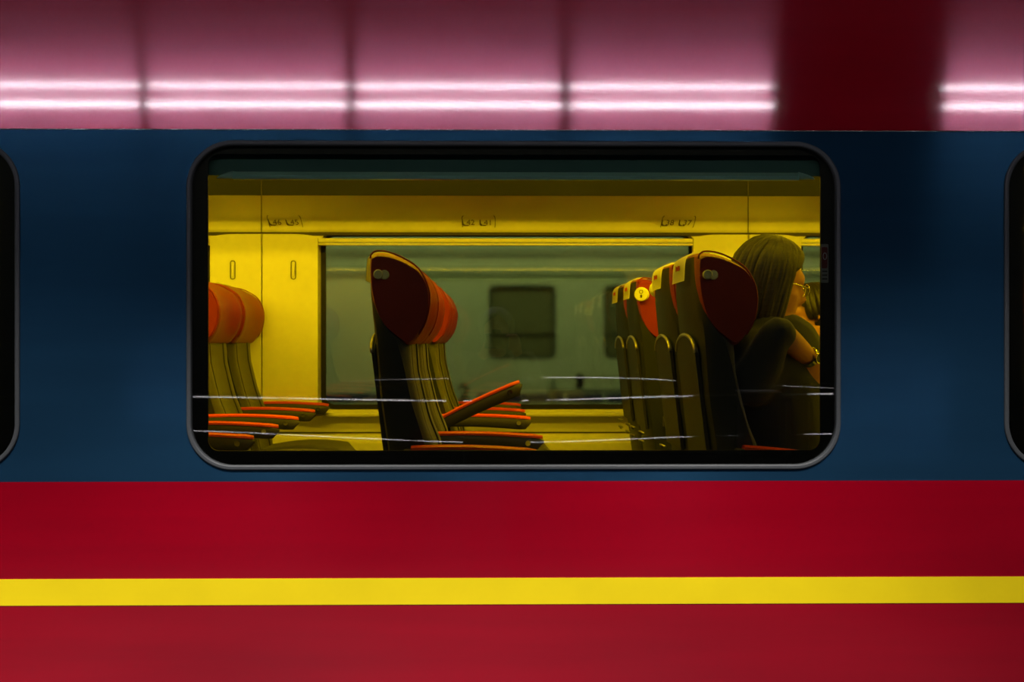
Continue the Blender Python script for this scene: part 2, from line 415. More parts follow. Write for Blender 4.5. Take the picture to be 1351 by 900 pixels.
# near window blind, seen against the black border
for i in (1,):
    x0, x1 = X(262, 3.21), X(1094, 3.21)
    t = thing('roller_blind', 'teal grey blind rolled up at the top of the near window', 'window blind')
    sheet('blind_fabric', [(x0, Z(234, 3.215)), (x1, Z(234, 3.215)), (x1, Z(196, 3.215)), (x0, Z(196, 3.215))], [], 3.186, 3.188, M['blind'], t)
    bx0, bx1 = X(308, 3.18), X(1053, 3.18)
    bm = bmesh.new()
    pr = [(3.183, Z(227, 3.18)), (3.174, Z(227.6, 3.18)), (3.178, Z(232, 3.18)), (3.171, Z(237.2, 3.18)), (3.183, Z(237.8, 3.18))]
    loft(bm, [[(x, p[0], p[1]) for p in pr] for x in (bx0, bx1)]); obj('pull_bar', bm, M['alu'], t)
    for sx, xx in ((-1, bx0), (1, bx1)):
        bm = bmesh.new()
        rings = []
        for k in range(7):
            q = k/6; h = .0105*(1-q)**.6+.0008
            rings.append([(xx+sx*(.0+.045*q), 3.177+.005*math.cos(a), Z(236.5, 3.18)+h*(.9+math.sin(a))) for a in [2*PI*j/10 for j in range(10)]])
        loft(bm, rings); obj('end_guide', bm, M['alu'], t, True)

# luggage racks with seat number plates
def rack(side):
    s = 1 if side == 'far' else -1
    Yf = lambda y: y if s > 0 else 9.0-y
    t = thing('luggage_rack', 'cream luggage rack with a dark lip above the far window' if s > 0 else 'cream luggage rack above the near window, hidden by the blind', 'luggage rack')
    low = [(5.715, Z(307.5, 5.715)), (5.703, 2.045), (5.695, 2.065), (5.672, 2.088), (5.61, 2.106), (5.42, 2.134), (5.27, Z(258, 5.27))]
    cur = opencurve(low, 5)
    loop = [(v[0], v[1]) for v in cur]+[(5.29, Z(258, 5.27)+.012)]+[(5.715, 2.12)]
    bm = bmesh.new(); loft(bm, [[(x, Yf(p[0]), p[1]) for p in loop] for x in (-CX+.06, CX-.06)])
    obj('fascia', bm, M['fascia'], t, auto=30)
    bm = bmesh.new(); z0, z1 = Z(258, 5.27)-.001, Z(258, 5.27)+.10
    loft(bm, [[(x, Yf(p[0]), p[1]) for p in ((5.262, z0), (5.275, z0), (5.245, z1), (5.232, z1))] for x in (-CX+.06, CX-.06)])
    obj('dark_lip', bm, M['lip'], t)
    return t, low
rk, low = rack('far'); rack('near')
# vertical seams in the rack
def ylow(z):
    return interp(sorted([(b, a) for a, b in [(p[0], p[1]) for p in low]]), z)
for px in (345, 987):
    x = X(px, 5.5); bm = bmesh.new()
    pts = [(X(px, p[0]), p[0]-.001, p[1]-.001) for p in low]+[(X(px, 5.26), 5.259, Z(258, 5.27)), (X(px, 5.23), 5.229, Z(258, 5.27)+.1)]
    tube(bm, pts, .0022, 6); obj('rack_seam', bm, M['seam'], rk)
for pc, nums in ((376, ('46', '45')), (631.5, ('42', '41')), (894.5, ('38', '37'))):
    z0, z1 = Z(298, 5.6), Z(284, 5.5)
    zc = Z(292, 5.55); yc = ylow(zc)
    slope = math.atan2(.09-.03, 0.03+.05)
    # plate local frame follows the curved underside
    za, zb = 2.064, 2.102; ya, yb = ylow(za), ylow(zb)
    up = Vector((0, yb-ya, zb-za)).normalized(); L = math.hypot(yb-ya, zb-za)
    cen = Vector((X(pc, (ya+yb)/2), (ya+yb)/2, (za+zb)/2)); nrm = Vector((0, -up.z, up.y)); nrm = nrm if nrm.z < 0 else -nrm
    R = Matrix((Vector((1, 0, 0)), up, Vector((1, 0, 0)).cross(up))).transposed().to_4x4()
    def put(o):
        o.data.transform(Matrix.Translation(cen+nrm*.003) @ R @ Matrix.Diagonal((1, 1.5, 1, 1)) @ Matrix.Rotation(-PI/2, 4, 'X'))
    hw, hh = .082, L/2+.002
    pl = sheet('seat_number_plate', rrect(-hw, -hh, hw, hh, .02), [rrect(-hw+.003, -hh+.003, hw-.003, hh-.003, .018)[::-1]], -.0004, .0004, M['ink'], rk); put(pl)
    for q in (0, 1):
        ox = -.045+q*.085
        tx = text('seat_number', nums[q], .042, (ox+.006, 0, -.004), M['ink'], pl); put(tx)
        ic = sheet('seat_symbol', [(ox-.030, -.022), (ox-.004, -.022), (ox-.004, -.017), (ox-.022, -.017), (ox-.029, -.008), (ox-.031, .014), (ox-.036, .014), (ox-.036, -.014)], [], -.0004, .0004, M['ink'], pl); put(ic)

# cabin lamps
lt = thing('cabin_lamp', 'long yellow light strip above the edge of the near luggage rack', 'lamp', (0, 3.80, 2.43))
bm = bmesh.new(); box(bm, (0, -.015, .012), (8.4, .05, .03), .004); obj('housing', bm, M['housing'], lt)
bm = bmesh.new(); box(bm, (0, .008, -.008), (8.3, .02, .012), .003); obj('diffuser', bm, M['cablamp'], lt)
area_light('light', (0, .03, -.02), (math.radians(62), 0, 0), 8.2, .05, CABIN_STRIP, CABIN, lt)
ln_ = thing('cabin_lamp', 'unseen yellow fill strip added under the near luggage rack', 'lamp', (0, 3.36, 2.015))  # added strip, lifts the near sides of the headrests
bm = bmesh.new(); box(bm, (0, 0, .012), (8.4, .04, .02), .004); obj('housing', bm, M['housing'], ln_)
bm = bmesh.new(); box(bm, (0, 0, -.001), (8.3, .03, .008), .003); obj('diffuser', bm, M['cablamp'], ln_)
area_light('light', (0, 0, -.012), (0, 0, 0), 8.2, .03, CABIN_FILL, CABIN, ln_)
lc = thing('cabin_lamp', 'long yellow light strip along the middle of the cabin ceiling', 'lamp', (0, 4.5, 2.62))
bm = bmesh.new(); box(bm, (0, 0, .0), (8.4, .22, .03), .006); obj('housing', bm, M['housing'], lc)
bm = bmesh.new(); box(bm, (0, 0, -.02), (8.3, .16, .012), .004); obj('diffuser', bm, M['cablamp'], lc)
area_light('light', (0, 0, -.04), (0, 0, 0), 8.2, .15, CABIN_CEIL, CABIN, lc)

# ------------------------------------------------------------------ seats
HEAD = [(.000, 1.196), (.006, 1.212), (.024, 1.2185), (.06, 1.213), (.10, 1.196), (.140, 1.168), (.164, 1.125), (.172, 1.085),
        (.168, 1.04), (.155, 1.0), (.132, .965), (.11, .948), (.085, .962), (.05, .99), (.026, 1.025), (.010, 1.07), (.001, 1.13)]
BACK = [(.46, .225), (.56, .205), (.656, .182), (.72, .155), (.79, .137), (.87, .118), (.96, .112), (1.03, .11)]
REAR = [(.30, .095), (.46, .076), (.656, .048), (.80, .027), (.966, .014), (1.1, -.002), (1.2, -.004)]
def make_seat(label, knob_sides):
    t = thing('passenger_chair', label, 'chair')
    # headrest: teardrop side, winged, hollow in the middle
    P = smoothpoly([Vector(p) for p in HEAD], 3)
    cx_, cz_ = .09, 1.09
    bm = bmesh.new(); rings = []
    for k in range(21):
        s = -1+2*k/20; yy = .222*math.sin(s*PI/2) if False else .222*s
        e = max(0, (abs(s)-.86)/.14); sc = math.sqrt(max(0, 1-e*e*.12))
        ring = []
        for p in P:
            x, z = p[0], p[1]
            hollow = .03*(1-min(1, abs(s)/.8)**2)*max(0, (x-.06)/.11)
            crown = -.012*abs(s)**3
            x2 = cx_+(x-cx_)*sc-hollow; z2 = cz_+(z-cz_)*sc+crown*max(0, (z-1.1)/.12)
            tp = max(0, min(1, (1.075-z)/.12)); ring.append((x2, yy*(1-.03*tp), z2))
        rings.append(ring)
    loft(bm, rings); h = obj('headrest', bm, M['headred'], t, auto=50)
    for sy in (-1, 1):
        bm = bmesh.new(); yy = sy*.214
        tube(bm, [(cx_+(p[0]-cx_)*.975, yy, cz_+(p[1]-cz_)*.975) for p in P[:len(P)*10//17]], .0028, 6)
        obj('headrest_piping', bm, M['headred'], h, True)
    # cushioned back
    bm = bmesh.new(); rings = []
    for i in range(22):
        z = .44+(1.0-.44)*i/21
        xf = interp(BACK, z); xr = interp(REAR, z)+.022
        pts = []
        for (u, v) in [(-1, 0), (-1, .55), (-.93, .9), (-.8, 1.0), (-.62, .98), (-.5, .90), (0, .84), (.5, .90), (.62, .98), (.8, 1.0), (.93, .9), (1, .55), (1, 0)]:
            pts.append((xr+(xf-xr)*v, .205*u, z))
        rings.append(pts)
    loft(bm, rings); b = obj('back_cushion', bm, M['cushion'], t, auto=60)
    for u in (-.56, .56):
        bm = bmesh.new()
        tube(bm, [(interp(REAR, z)+.022+(interp(BACK, z)-interp(REAR, z)-.022)*.955, .205*u, z) for z in [.46+.5*i/16 for i in range(17)]], .003, 6)
        obj('seam_piping', bm, M['shell'], b, True)
    # seat cushion
    bm = bmesh.new(); rings = []
    sec = [(-1, 0), (-1, .6), (-.9, .95), (-.7, 1.02), (0, .93), (.7, 1.02), (.9, .95), (1, .6), (1, 0)]
    for i in range(15):
        q = i/14; x = .16+.49*q
        zt = .455+.035*math.sin(q*PI*.9)-.07*max(0, q-.86)/.14; zb = .375
        rings.append([(x, .215*u, zb+(zt-zb)*v) for u, v in sec])
    loft(bm, rings); obj('seat_cushion', bm, M['cushion'], t, auto=60)
    # shell: thin tub wrapping rear and sides
    bm = bmesh.new(); rings = []
    side = [(.30, .24), (.46, .205), (.56, .185), (.656, .160), (.79, .118), (.90, .095), (.96, .078), (1.0, .045), (1.04, .022), (1.10, .006), (1.20, .004)]
    for i in range(27):
        z = .30+(1.203-.30)*i/26
        xr = interp(REAR, z); xs = interp(side, z); hw = .220 if z < 1.0 else .220-.03*(z-1.0)/.2
        if z > 1.15: hw -= .02*((z-1.15)/.05)**2*.5
        o_ = [(xs, -hw), (xr+.03, -hw), (xr+.008, -hw+.012), (xr, -hw+.04), (xr-.006, 0), (xr, hw-.04), (xr+.008, hw-.012), (xr+.03, hw), (xs, hw)]
        i_ = [(xs, hw-.009), (xr+.034, hw-.009), (xr+.02, hw-.03), (xr+.012, 0), (xr+.02, -hw+.03), (xr+.034, -hw+.009), (xs, -hw+.009)]
        if xs < xr+.03:
            f = lambda p: (min(p[0], max(xs, xr+.010)), p[1])
            o_ = [f(p) for p in o_]; i_ = [f(p) for p in i_]
        rings.append([(a, b_, z) for a, b_ in o_+i_])
    loft(bm, rings); obj('rear_shell', bm, M['shell'], t, auto=40)
    # arched folding tray on the rear
    arch = [(-.165, .60)]+[(-.165+.165*(1-math.cos(q)), .925+.052*math.sin(q)) for q in [PI*k/14 for k in range(15)]]+[(.165, .60)]
    bm = bmesh.new()
    fr = [bm.verts.new((interp(REAR, z)-.017, y_, z)) for y_, z in arch]
    ba = [bm.verts.new((interp(REAR, z)-.006, y_, z)) for y_, z in arch]
    n = len(arch)
    for k in range(n): bm.faces.new((fr[k], fr[(k+1) % n], ba[(k+1) % n], ba[k]))
    bm.faces.new(fr); bm.faces.new(ba[::-1])
    bmesh.ops.triangulate(bm, faces=[f for f in bm.faces if len(f.verts) > 4])
    tr = obj('folding_tray', bm, M['tray'], t)
    bm = bmesh.new(); tube(bm, [(interp(REAR, z)-.016, y_*1.01, z+.002) for y_, z in arch[1:-1]], .0055, 8)
    obj('tray_rim', bm, M['shellrim'], tr, True)
    for yy in (-.15, .15):
        bm = bmesh.new()
        for dz in (0, .035):
            tube(bm, opencurve([(interp(REAR, .58)-.03, yy-.03, .585-dz), (interp(REAR, .58)-.045, yy, .59-dz), (interp(REAR, .58)-.03, yy+.035, .575-dz)], 4), .004, 6)
        obj('tray_hinge', bm, M['shellrim'], tr, True)
    # armrests
    def arm(yy, ang, tip):
        bm = bmesh.new()
        Lx = tip-.10; c = .0
        top = lambda q: .664+.006*math.sin(PI*min(1, q*1.1))-.006*q
        rings = []
        for k in range(17):
            q = k/16; x = .10+Lx*q
            e = max(0, (q-.90)/.10); hh = .046*math.sqrt(max(.02, 1-e*e))*(1-.15*(1-q)); zt = top(q)-.009
            zm = zt-hh/2 if e == 0 else zt-.0195*1.05-.004*e
            zt2 = zt-.010*e*e; zb = zt2-hh*(1 if e == 0 else 1)
            w2 = .019*math.sqrt(max(.1, 1-e*e*.9))
            rings.append([(x, yy+w2*a, zb+(zt2-zb)*b_) for a, b_ in ((-1, .15), (-1, .9), (-.8, 1), (.8, 1), (1, .9), (1, .15), (.7, 0), (-.7, 0))])
        loft(bm, rings); a_ = obj('armrest', bm, M['armbody'], t, auto=45)
        bm = bmesh.new(); rings = []
        for k in range(15):
            q = k/14; x = .12+(Lx-.024)*q; e = max(0, (q-.92)/.08)
            zt = top((x-.1)/Lx)-.004*e*e; w2 = .0205*math.sqrt(max(.1, 1-e*e*.9))
            rings.append([(x, yy+w2*a, zt-.010+.011*b_) for a, b_ in ((-1, 0), (-1, .6), (-.6, 1), (.6, 1), (1, .6), (1, 0))])
        loft(bm, rings); obj('armrest_pad', bm, M['armpad'], a_, auto=50)
        bm = bmesh.new(); bx = tip-.052
        tube(bm, [(bx, yy-.0185, .632), (bx, yy-.026, .632)], .009, 16)
        obj('recline_button', bm, M['chrome'], a_, auto=40)
        if ang:
            Mx = Matrix.Translation((.13, 0, .62)) @ Matrix.Rotation(-ang, 4, 'Y') @ Matrix.Translation((-.13, 0, -.62))
            for o in [a_]+list(a_.children):
                o.data.transform(Mx)
        return a_
    t['_'] = 0; del t['_']
    arms = {}
    # headrest knobs
    for sy, big in knob_sides:
        r = .029 if big else .0135
        c = Vector((.018 if big else .026, sy*.222, 1.148))
        d = Vector((-.35, sy, 0)).normalized()
        bm = bmesh.new()
        if big: tube(bm, [c-d*.01, c+d*.018, c+d*.022], [r*.93, r, r*.9], 24)
        else:
            d = Vector((0, sy, 0)); tube(bm, [c-d*.01, c+d*.010, c+d*.012], [r, r, r*.85], 20)
            e_ = c+Vector((.017, 0, -.001)); tube(bm, [e_-d*.01, e_+d*.004, e_+d*.006], [r, r, r*.85], 20)
        kn = obj('headrest_knob', bm, M['knob'], t, auto=40)
        if big:
            mt = Matrix.Translation(c+d*.0225) @ Matrix.Rotation(math.atan2(d.y, d.x)+PI/2, 4, 'Z')
            bm = bmesh.new(); ringtube(bm, [(.007*math.cos(a), .010+.007*math.sin(a)) for a in [2*PI*k/16 for k in range(16)]], 0, .0013, 5)
            box(bm, (0, 0, -.008), (.008, .002, .012), .0008); bmesh.ops.transform(bm, matrix=mt, verts=bm.verts)
            obj('knob_symbol', bm, M['ink'], kn)
    # paper cover hanging over the top rear
    path = [(.055, 1.2165), (.026, 1.2225), (.004, 1.217), (-.014, 1.203), (-.0195, 1.18), (-.021, 1.15), (-.0225, 1.135)]
    path = opencurve(path, 4)
    bm = bmesh.new(); rows = []
    for x, z in [(p[0], p[1]) for p in path]:
        rows.append([bm.verts.new((x-.0015*(1-(y_/.115)**2), y_, z+.001)) for y_ in [-.115+.23*j/8 for j in range(9)]])
    for a, b_ in zip(rows, rows[1:]):
        for j in range(8): bm.faces.new((a[j], a[j+1], b_[j+1], b_[j]))
    bmesh.ops.solidify(bm, geom=list(bm.faces), thickness=.0015)
    cv = obj('headrest_cover', bm, M['tag'], t, True)
    bm = bmesh.new()
    for y_, h_ in ((-.036, .012), (-.018, .016), (.002, .011), (.022, .016)): box(bm, (-.0245, y_, 1.178), (.002, .009, h_))
    obj('cover_print', bm, M['tagred'], cv)
    # pedestal
    bm = bmesh.new(); box(bm, (.36, 0, .34), (.44, .40, .06), .01); obj('seat_frame', bm, M['armbody'], t)
    for yy in (-.14, .14):
        bm = bmesh.new(); box(bm, (.34, yy, .155), (.06, .035, .31), .006); box(bm, (.34, yy, .01), (.42, .05, .02), .005); obj('leg', bm, M['armbody'], t)
    return t, arm

YC = [3.50, 3.985, 4.90, 5.385]
XC = X(483, 3.27)+.008
PX = .930
ROWS = {'left': XC-PX, 'middle': XC, 'right': XC+PX}
ordn = ['nearest the window', 'second from the window', 'third, just past the aisle', 'farthest, by the opposite wall']
protos = []
kn = [[(-1, False)], [(1, True)], [(-1, True)], [(1, False)]]
for c in range(4):
    t, arm = make_seat('x', kn[c])
    # near-side arm; end seats of a pair also get the far-side arm
    arms = []
    if c == 0: arm(-.245, 0, .475)
    if c == 1: arm(-.243, 0, .512); arm(.243, 0, .50)
    if c == 2: arm(-.243, 0, .50)
    if c == 3: arm(-.243, 0, .49); arm(.243, 0, .48)
    t['label'] = 'red-topped train seat in the middle row, ' + ordn[c]
    t['group'] = 'train seats facing right'
    t.location = (XC, YC[c], FL); protos.append(t)
# the middle row has one armrest raised on the aisle side of the second seat
raised = [o for o in protos[1].children if o.name.startswith('armrest') and max(v.co.y for v in o.data.vertices) > .2]
for a_ in raised:
    Mx = Matrix.Translation((.13, 0, .62)) @ Matrix.Rotation(-math.radians(27), 4, 'Y') @ Matrix.Translation((-.13, 0, -.62))
    flat = {}
# copies first (with level armrests), then raise the middle one on its own mesh
for rname in ('left', 'right'):
    for c in range(4):
        t = dup(protos[c], (ROWS[rname], YC[c], FL), 0, {'left': 'red-topped train seat at the left edge, ', 'right': 'red-topped train seat with paper cover, right row, '}[rname]+ordn[c], 'train seats facing right')
for a_ in raised:
    for o in [a_]+list(a_.children):
        o.data = o.data.copy(); o.data.transform(Mx)
# the armrest by the window in the right row sags a little
droop = Matrix.Translation((.13, 0, .62)) @ Matrix.Rotation(math.radians(6), 4, 'Y') @ Matrix.Translation((-.13, 0, -.62))
for o in bpy.data.objects:
    if o.parent and o.parent.location.x > XC+.5 and abs(o.parent.location.y-YC[0]) < .01 and o.name.startswith('armrest') and o.parent.name.startswith('passenger_chair'):
        for q in [o]+list(o.children): q.data = q.data.copy(); q.data.transform(droop)
# facing row past the right pillar
dup(protos[1], (2.30, YC[2], FL), PI, 'red-topped train seat facing left beyond the woman, on the aisle', 'train seats facing left')
dup(protos[0], (2.30, YC[3], FL), PI, 'red-topped train seat facing left beyond the woman, by the opposite wall', 'train seats facing left')

# ------------------------------------------------------------------ people
def grow(parts, voxel=.008, smooth=4):
    """skeleton chains [(pos, radius)...] lists -> one continuous mesh (skin not needed: tapered tubes fused by voxel remesh)"""
    bm = bmesh.new()
    for p in parts:
        if p[0] == 'chain':
            pts = [Vector(q[0]) for q in p[1]]; rs = [q[1] for q in p[1]]
            fine, fr = [], []
            cv = opencurve(pts, 5); cr = opencurve([Vector((r, 0)) for r in rs], 5)
            tube(bm, cv, [max(.003, r[0]) for r in cr], 16)
            for q, r in ((pts[0], rs[0]), (pts[-1], rs[-1])):
                v = bmesh.ops.create_uvsphere(bm, u_segments=16, v_segments=10, radius=r)['verts']; bmesh.ops.translate(bm, vec=q, verts=v)
        elif p[0] == 'ball':
            v = bmesh.ops.create_uvsphere(bm, u_segments=24, v_segments=16, radius=1)['verts']
            bmesh.ops.scale(bm, vec=p[2], verts=v)
            if len(p) > 3: bmesh.ops.rotate(bm, cent=(0, 0, 0), matrix=p[3], verts=v)
            bmesh.ops.translate(bm, vec=p[1], verts=v)
    me = bpy.data.meshes.new('t'); bmesh.ops.recalc_face_normals(bm, faces=bm.faces); bm.to_mesh(me); bm.free()
    o = bpy.data.objects.new('t', me); C.objects.link(o)
    r = o.modifiers.new('r', 'REMESH'); r.mode = 'VOXEL'; r.voxel_size = voxel; r.use_smooth_shade = True
    s = o.modifiers.new('s', 'SMOOTH'); s.factor = .5; s.iterations = smooth
    bpy.context.view_layer.update()
    me2 = bpy.data.meshes.new_from_object(o.evaluated_get(bpy.context.evaluated_depsgraph_get()))
    bpy.data.objects.remove(o); bpy.data.meshes.remove(me)
    for q in me2.polygons: q.use_smooth = True
    return me2
def head(c, Rm, k=1.0):
    """head parts; local frame: +x face direction, y sideways, z up, c = centre of the skull"""
    def q(x, y, z): return Vector(c)+Rm @ (Vector((x, y, z))*k)
    def ball(x, y, z, a, b, d): return ('ball', q(x, y, z), (a*k, b*k, d*k), Rm)
    P = [ball(-.012, 0, .015, .093, .076, .092), ball(.035, 0, -.045, .055, .056, .072), ball(.045, 0, -.098, .03, .033, .022),
         ball(.012, 0, -.07, .060, .055, .045), ball(.072, 0, .02, .022, .045, .03)]
    P.append(('chain', [(q(.086, 0, .0), .008*k), (q(.103, 0, -.03), .012*k), (q(.092, 0, -.043), .011*k)]))
    P.append(ball(.082, 0, -.068, .012, .022, .006)); P.append(ball(.080, 0, -.079, .011, .019, .006))
    for s in (-1, 1):
        P.append(ball(-.008, s*.077, -.018, .017, .007, .028)); P.append(ball(.062, s*.033, -.032, .018, .02, .018))
        P.append(ball(.084, s*.013, -.04, .008, .008, .007))
    return P, q
def hand(wrist, d, side, curl, k=1.0, palm_n=None):
    """palm, four separate bent fingers and a thumb; d = direction of hand, side = direction of the thumb"""
    d = Vector(d).normalized(); side = (Vector(side)-d*Vector(side).dot(d)).normalized(); nrm = d.cross(side)
    if palm_n and nrm.dot(Vector(palm_n)) < 0: nrm = -nrm
    w_ = Vector(wrist); P = []
    for j in range(4):
        off = side*(.030-.020*j)*k
        P.append(('chain', [(w_+off*.5, .016*k), (w_+off+d*.085*k, .0125*k)]))
    P.append(('chain', [(w_+d*.03*k+side*.02*k, .017*k), (w_+d*.03*k-side*.02*k, .015*k)]))
    for j, ln in enumerate((.072, .080, .074, .058)):
        off = side*(.031-.0207*j)*k; base = w_+off+d*.088*k
        a, p_, ch = 0, base, [(base-d*.012*k, .0092*k)]
        for s_, f in enumerate((.45, .32, .23)):
            a += curl*(.7+.3*s_); dr = d*math.cos(a)+nrm*math.sin(a); p_ = p_+dr*ln*f*k; ch.append((p_, (.0088-.001*s_)*k))
        P.append(('chain', ch))
    tb = w_+d*.025*k+side*.026*k
    P.append(('chain', [(tb, .013*k), (tb+(side*.75+d*.6).normalized()*.038*k+nrm*.008*k, .0105*k), (tb+(side*.6+d*.9).normalized()*.062*k+nrm*.02*k*(1+curl), .009*k)]))
    return P
def hairmesh(c, Rm, k, drop, thick=1.0, seed=1, face=62, locks=150):
    """hair: many overlapping locks combed from the crown down over the skull, leaving the face free"""
    rnd = random.Random(seed); bm = bmesh.new()
    A, B, D = .105*thick, .086*thick, .106
    def pt(th, a, lift):
        if th < PI/2: r, z = math.sin(th), math.cos(th)*D
        else: r, z = 1-.12*((th-PI/2)/(PI*.45))**2, -drop*(th-PI/2)/(PI*.45)
        return Vector(c)+Rm @ (Vector((-.014+(A+lift)*r*math.cos(a), (B+lift)*r*math.sin(a), z+.017+lift*.5*max(0, math.cos(th))))*k)
    v = bmesh.ops.create_uvsphere(bm, u_segments=32, v_segments=20, radius=1)['verts']
    bmesh.ops.scale(bm, vec=(A*1.0*k, B*1.02*k, D*.98*k), verts=v)
    # trim the cap away from the face
    cut = [q for q in v if q.co.x > .035*k and q.co.z < .062*k]
    bmesh.ops.delete(bm, geom=cut, context='VERTS'); v = [q for q in bm.verts]
    bmesh.ops.rotate(bm, cent=(0, 0, 0), matrix=Rm, verts=v); bmesh.ops.translate(bm, vec=Vector(c)+Rm @ Vector((-.014*k, 0, .017*k)), verts=v)
    fa = math.radians(face)
    for i in range(locks):
        a0 = rnd.uniform(-PI, PI)
        lift = rnd.uniform(-.002, .007)
        pts, rs = [], []
        front = abs(a0) < fa
        if front:                                   # swept sideways off the brow
            s_ = 1 if a0 > -.15 else -1
            for q in range(9):
                u = q/8; th = .12+u*1.15
                a = a0+(s_*fa-a0)*max(0, (u-.35)/.65)**1.3
                if u > .75: th = 1.03+(u-.75)*1.6
                pts.append(pt(th, a, lift)); rs.append((.0125-.008*u*u)*k)
        else:
            end = PI*.5+PI*.45*rnd.uniform(.82, 1.0)
            tw = rnd.uniform(-.12, .12)
            for q in range(11):
                u = q/10; th = .10+(end-.10)*u
                pts.append(pt(th, a0+tw*u, lift-.004*u*u+.002*math.sin(u*9+i))); rs.append((.0135-.009*u**3)*k)
        tube(bm, pts, rs, 7)
    return bm

RZ = lambda a: Matrix.Rotation(a, 3, 'Z')
RY = lambda a: Matrix.Rotation(a, 3, 'Y')
# woman in the right row, seat nearest the window, facing right
wy = 3.49
def wp(px, py, Y): return Vector((X(px, Y), Y, Z(py, Y)))
woman = thing('person', 'seated person with grey-brown bobbed hair, glasses and wristwatch, facing right, forearm raised', 'person', (.95, wy, FL))
W0 = Vector((.95, wy, FL))
Rw = RY(math.radians(14)) @ RZ(0)
hc_ = wp(1019, 371, wy)
hp, hq = head(hc_, Rw, 1.0)
hip = Vector((ROWS['right']+.275, wy, FL+.54)); chest = Vector((ROWS['right']+.28, wy, FL+.84)); neck = Vector((.845, wy, FL+1.01))
shr = [Vector((.75, wy-.11, FL+.84)), Vector((.82, wy+.135, FL+.86))]
el = wp(1030, 446, wy-.17); wr = wp(1071, 474, wy-.13)
el = Vector((X(1026, 3.285), 3.285, Z(436, 3.285)))
wr = Vector((X(1071, 3.38), 3.38, Z(474, 3.38)))
hd = Vector((.25, .10, -.62))
parts = hp+[('chain', [(hq(-.02, 0, -.06), .052), (neck, .056), (chest+Vector((.02, 0, .10)), .09)]),
            ('chain', [(hip, .14), (hip+Vector((.03, 0, .12)), .125), (chest, .135), (chest+Vector((.03, 0, .1)), .08)]),
            ('chain', [(shr[0], .06), (chest+Vector((.03, 0, .06)), .09), (shr[1], .06)]),
            ('chain', [(shr[0], .055), (shr[0]*.5+el*.5, .042), (el, .031), (el+(wr-el)*.4, .035), (wr, .023)]),
            ('chain', [(shr[1], .055), (shr[1]+Vector((.08, .03, -.24)), .045), (shr[1]+Vector((.30, .0, -.30)), .03), (shr[1]+Vector((.36, -.02, -.30)), .025)]),
            ('chain', [(hip+Vector((0, -.09, -.0)), .10), (hip+Vector((.42, -.10, .02)), .065), (hip+Vector((.46, -.10, -.02)), .06)]),
            ('chain', [(hip+Vector((0, .09, -.0)), .10), (hip+Vector((.42, .10, .02)), .065), (hip+Vector((.46, .10, -.02)), .06)]),
            ('chain', [(hip+Vector((.45, -.10, .0)), .06), (hip+Vector((.43, -.10, -.22)), .05), (Vector((hip.x+.42, hip.y-.10, FL+.07)), .038)]),
            ('chain', [(hip+Vector((.45, .10, .0)), .06), (hip+Vector((.43, .10, -.22)), .05), (Vector((hip.x+.42, hip.y+.10, FL+.07)), .038)]),
            ('chain', [(Vector((hip.x+.41, hip.y-.10, FL+.05)), .038), (Vector((hip.x+.58, hip.y-.10, FL+.03)), .028)]),
            ('chain', [(Vector((hip.x+.41, hip.y+.10, FL+.05)), .038), (Vector((hip.x+.58, hip.y+.10, FL+.03)), .028)])]
parts += hand(wr, hd, (1, 0, .4), .35, .95, (-1, 0, -.2))
parts += hand(shr[1]+Vector((.36, -.02, -.30)), (1, -.3, -.1), (0, -1, .3), .3, .95, (0, 0, -1))
me = grow(parts); b = link('body', me, M['skin'], woman); 
# clothing: slightly larger torso with short sleeves, trousers and shoes
cl = [('chain', [(Vector((.775, wy-.08, FL+.92)), .085), (Vector((.775, wy+.08, FL+.92)), .085)]), ('chain', [(Vector((.80, wy-.04, FL+.99)), .07), (Vector((.80, wy+.04, FL+.99)), .07)]),
      ('chain', [(hip, .150), (hip+Vector((.03, 0, .12)), .137), (chest, .147), (chest+Vector((.035, 0, .10)), .10), (neck+Vector((-.02, 0, -.02)), .072)]),
      ('chain', [(shr[0], .072), (chest+Vector((.03, 0, .065)), .102), (shr[1], .072)]),
      ('chain', [(shr[0], .070), (shr[0]*.5+el*.5, .058), (el*.97+shr[0]*.03, .044), (el*.85+wr*.15, .040)]),
      ('chain', [(shr[1], .070), (shr[1]+Vector((.08, .03, -.24)), .058), (shr[1]+Vector((.12, .02, -.26)), .05)])]
cl = grow(cl); link('dark_top', cl, M['top'], woman)
tr_ = []
for s in (-1, 1):
    tr_ += [('chain', [(hip+Vector((0, s*.08, -.01)), .115), (hip+Vector((.42, s*.10, .02)), .077), (hip+Vector((.46, s*.10, -.02)), .072)]),
            ('chain', [(hip+Vector((.45, s*.10, .0)), .072), (hip+Vector((.43, s*.10, -.22)), .062), (Vector((hip.x+.42, hip.y+s*.10, FL+.12)), .052)])]
link('trousers', grow(tr_), M['jeans'], woman)
for s in (-1, 1):
    link('shoe', grow([('chain', [(Vector((hip.x+.40, hip.y+s*.10, FL+.055)), .046), (Vector((hip.x+.50, hip.y+s*.10, FL+.04)), .040), (Vector((hip.x+.60, hip.y+s*.10, FL+.035)), .034)])]), M['shoe'], woman)
obj('hair', hairmesh(hc_, Rw, 1.0, .21, 1.03, 3, 64, 230), M['hair'], woman, True)
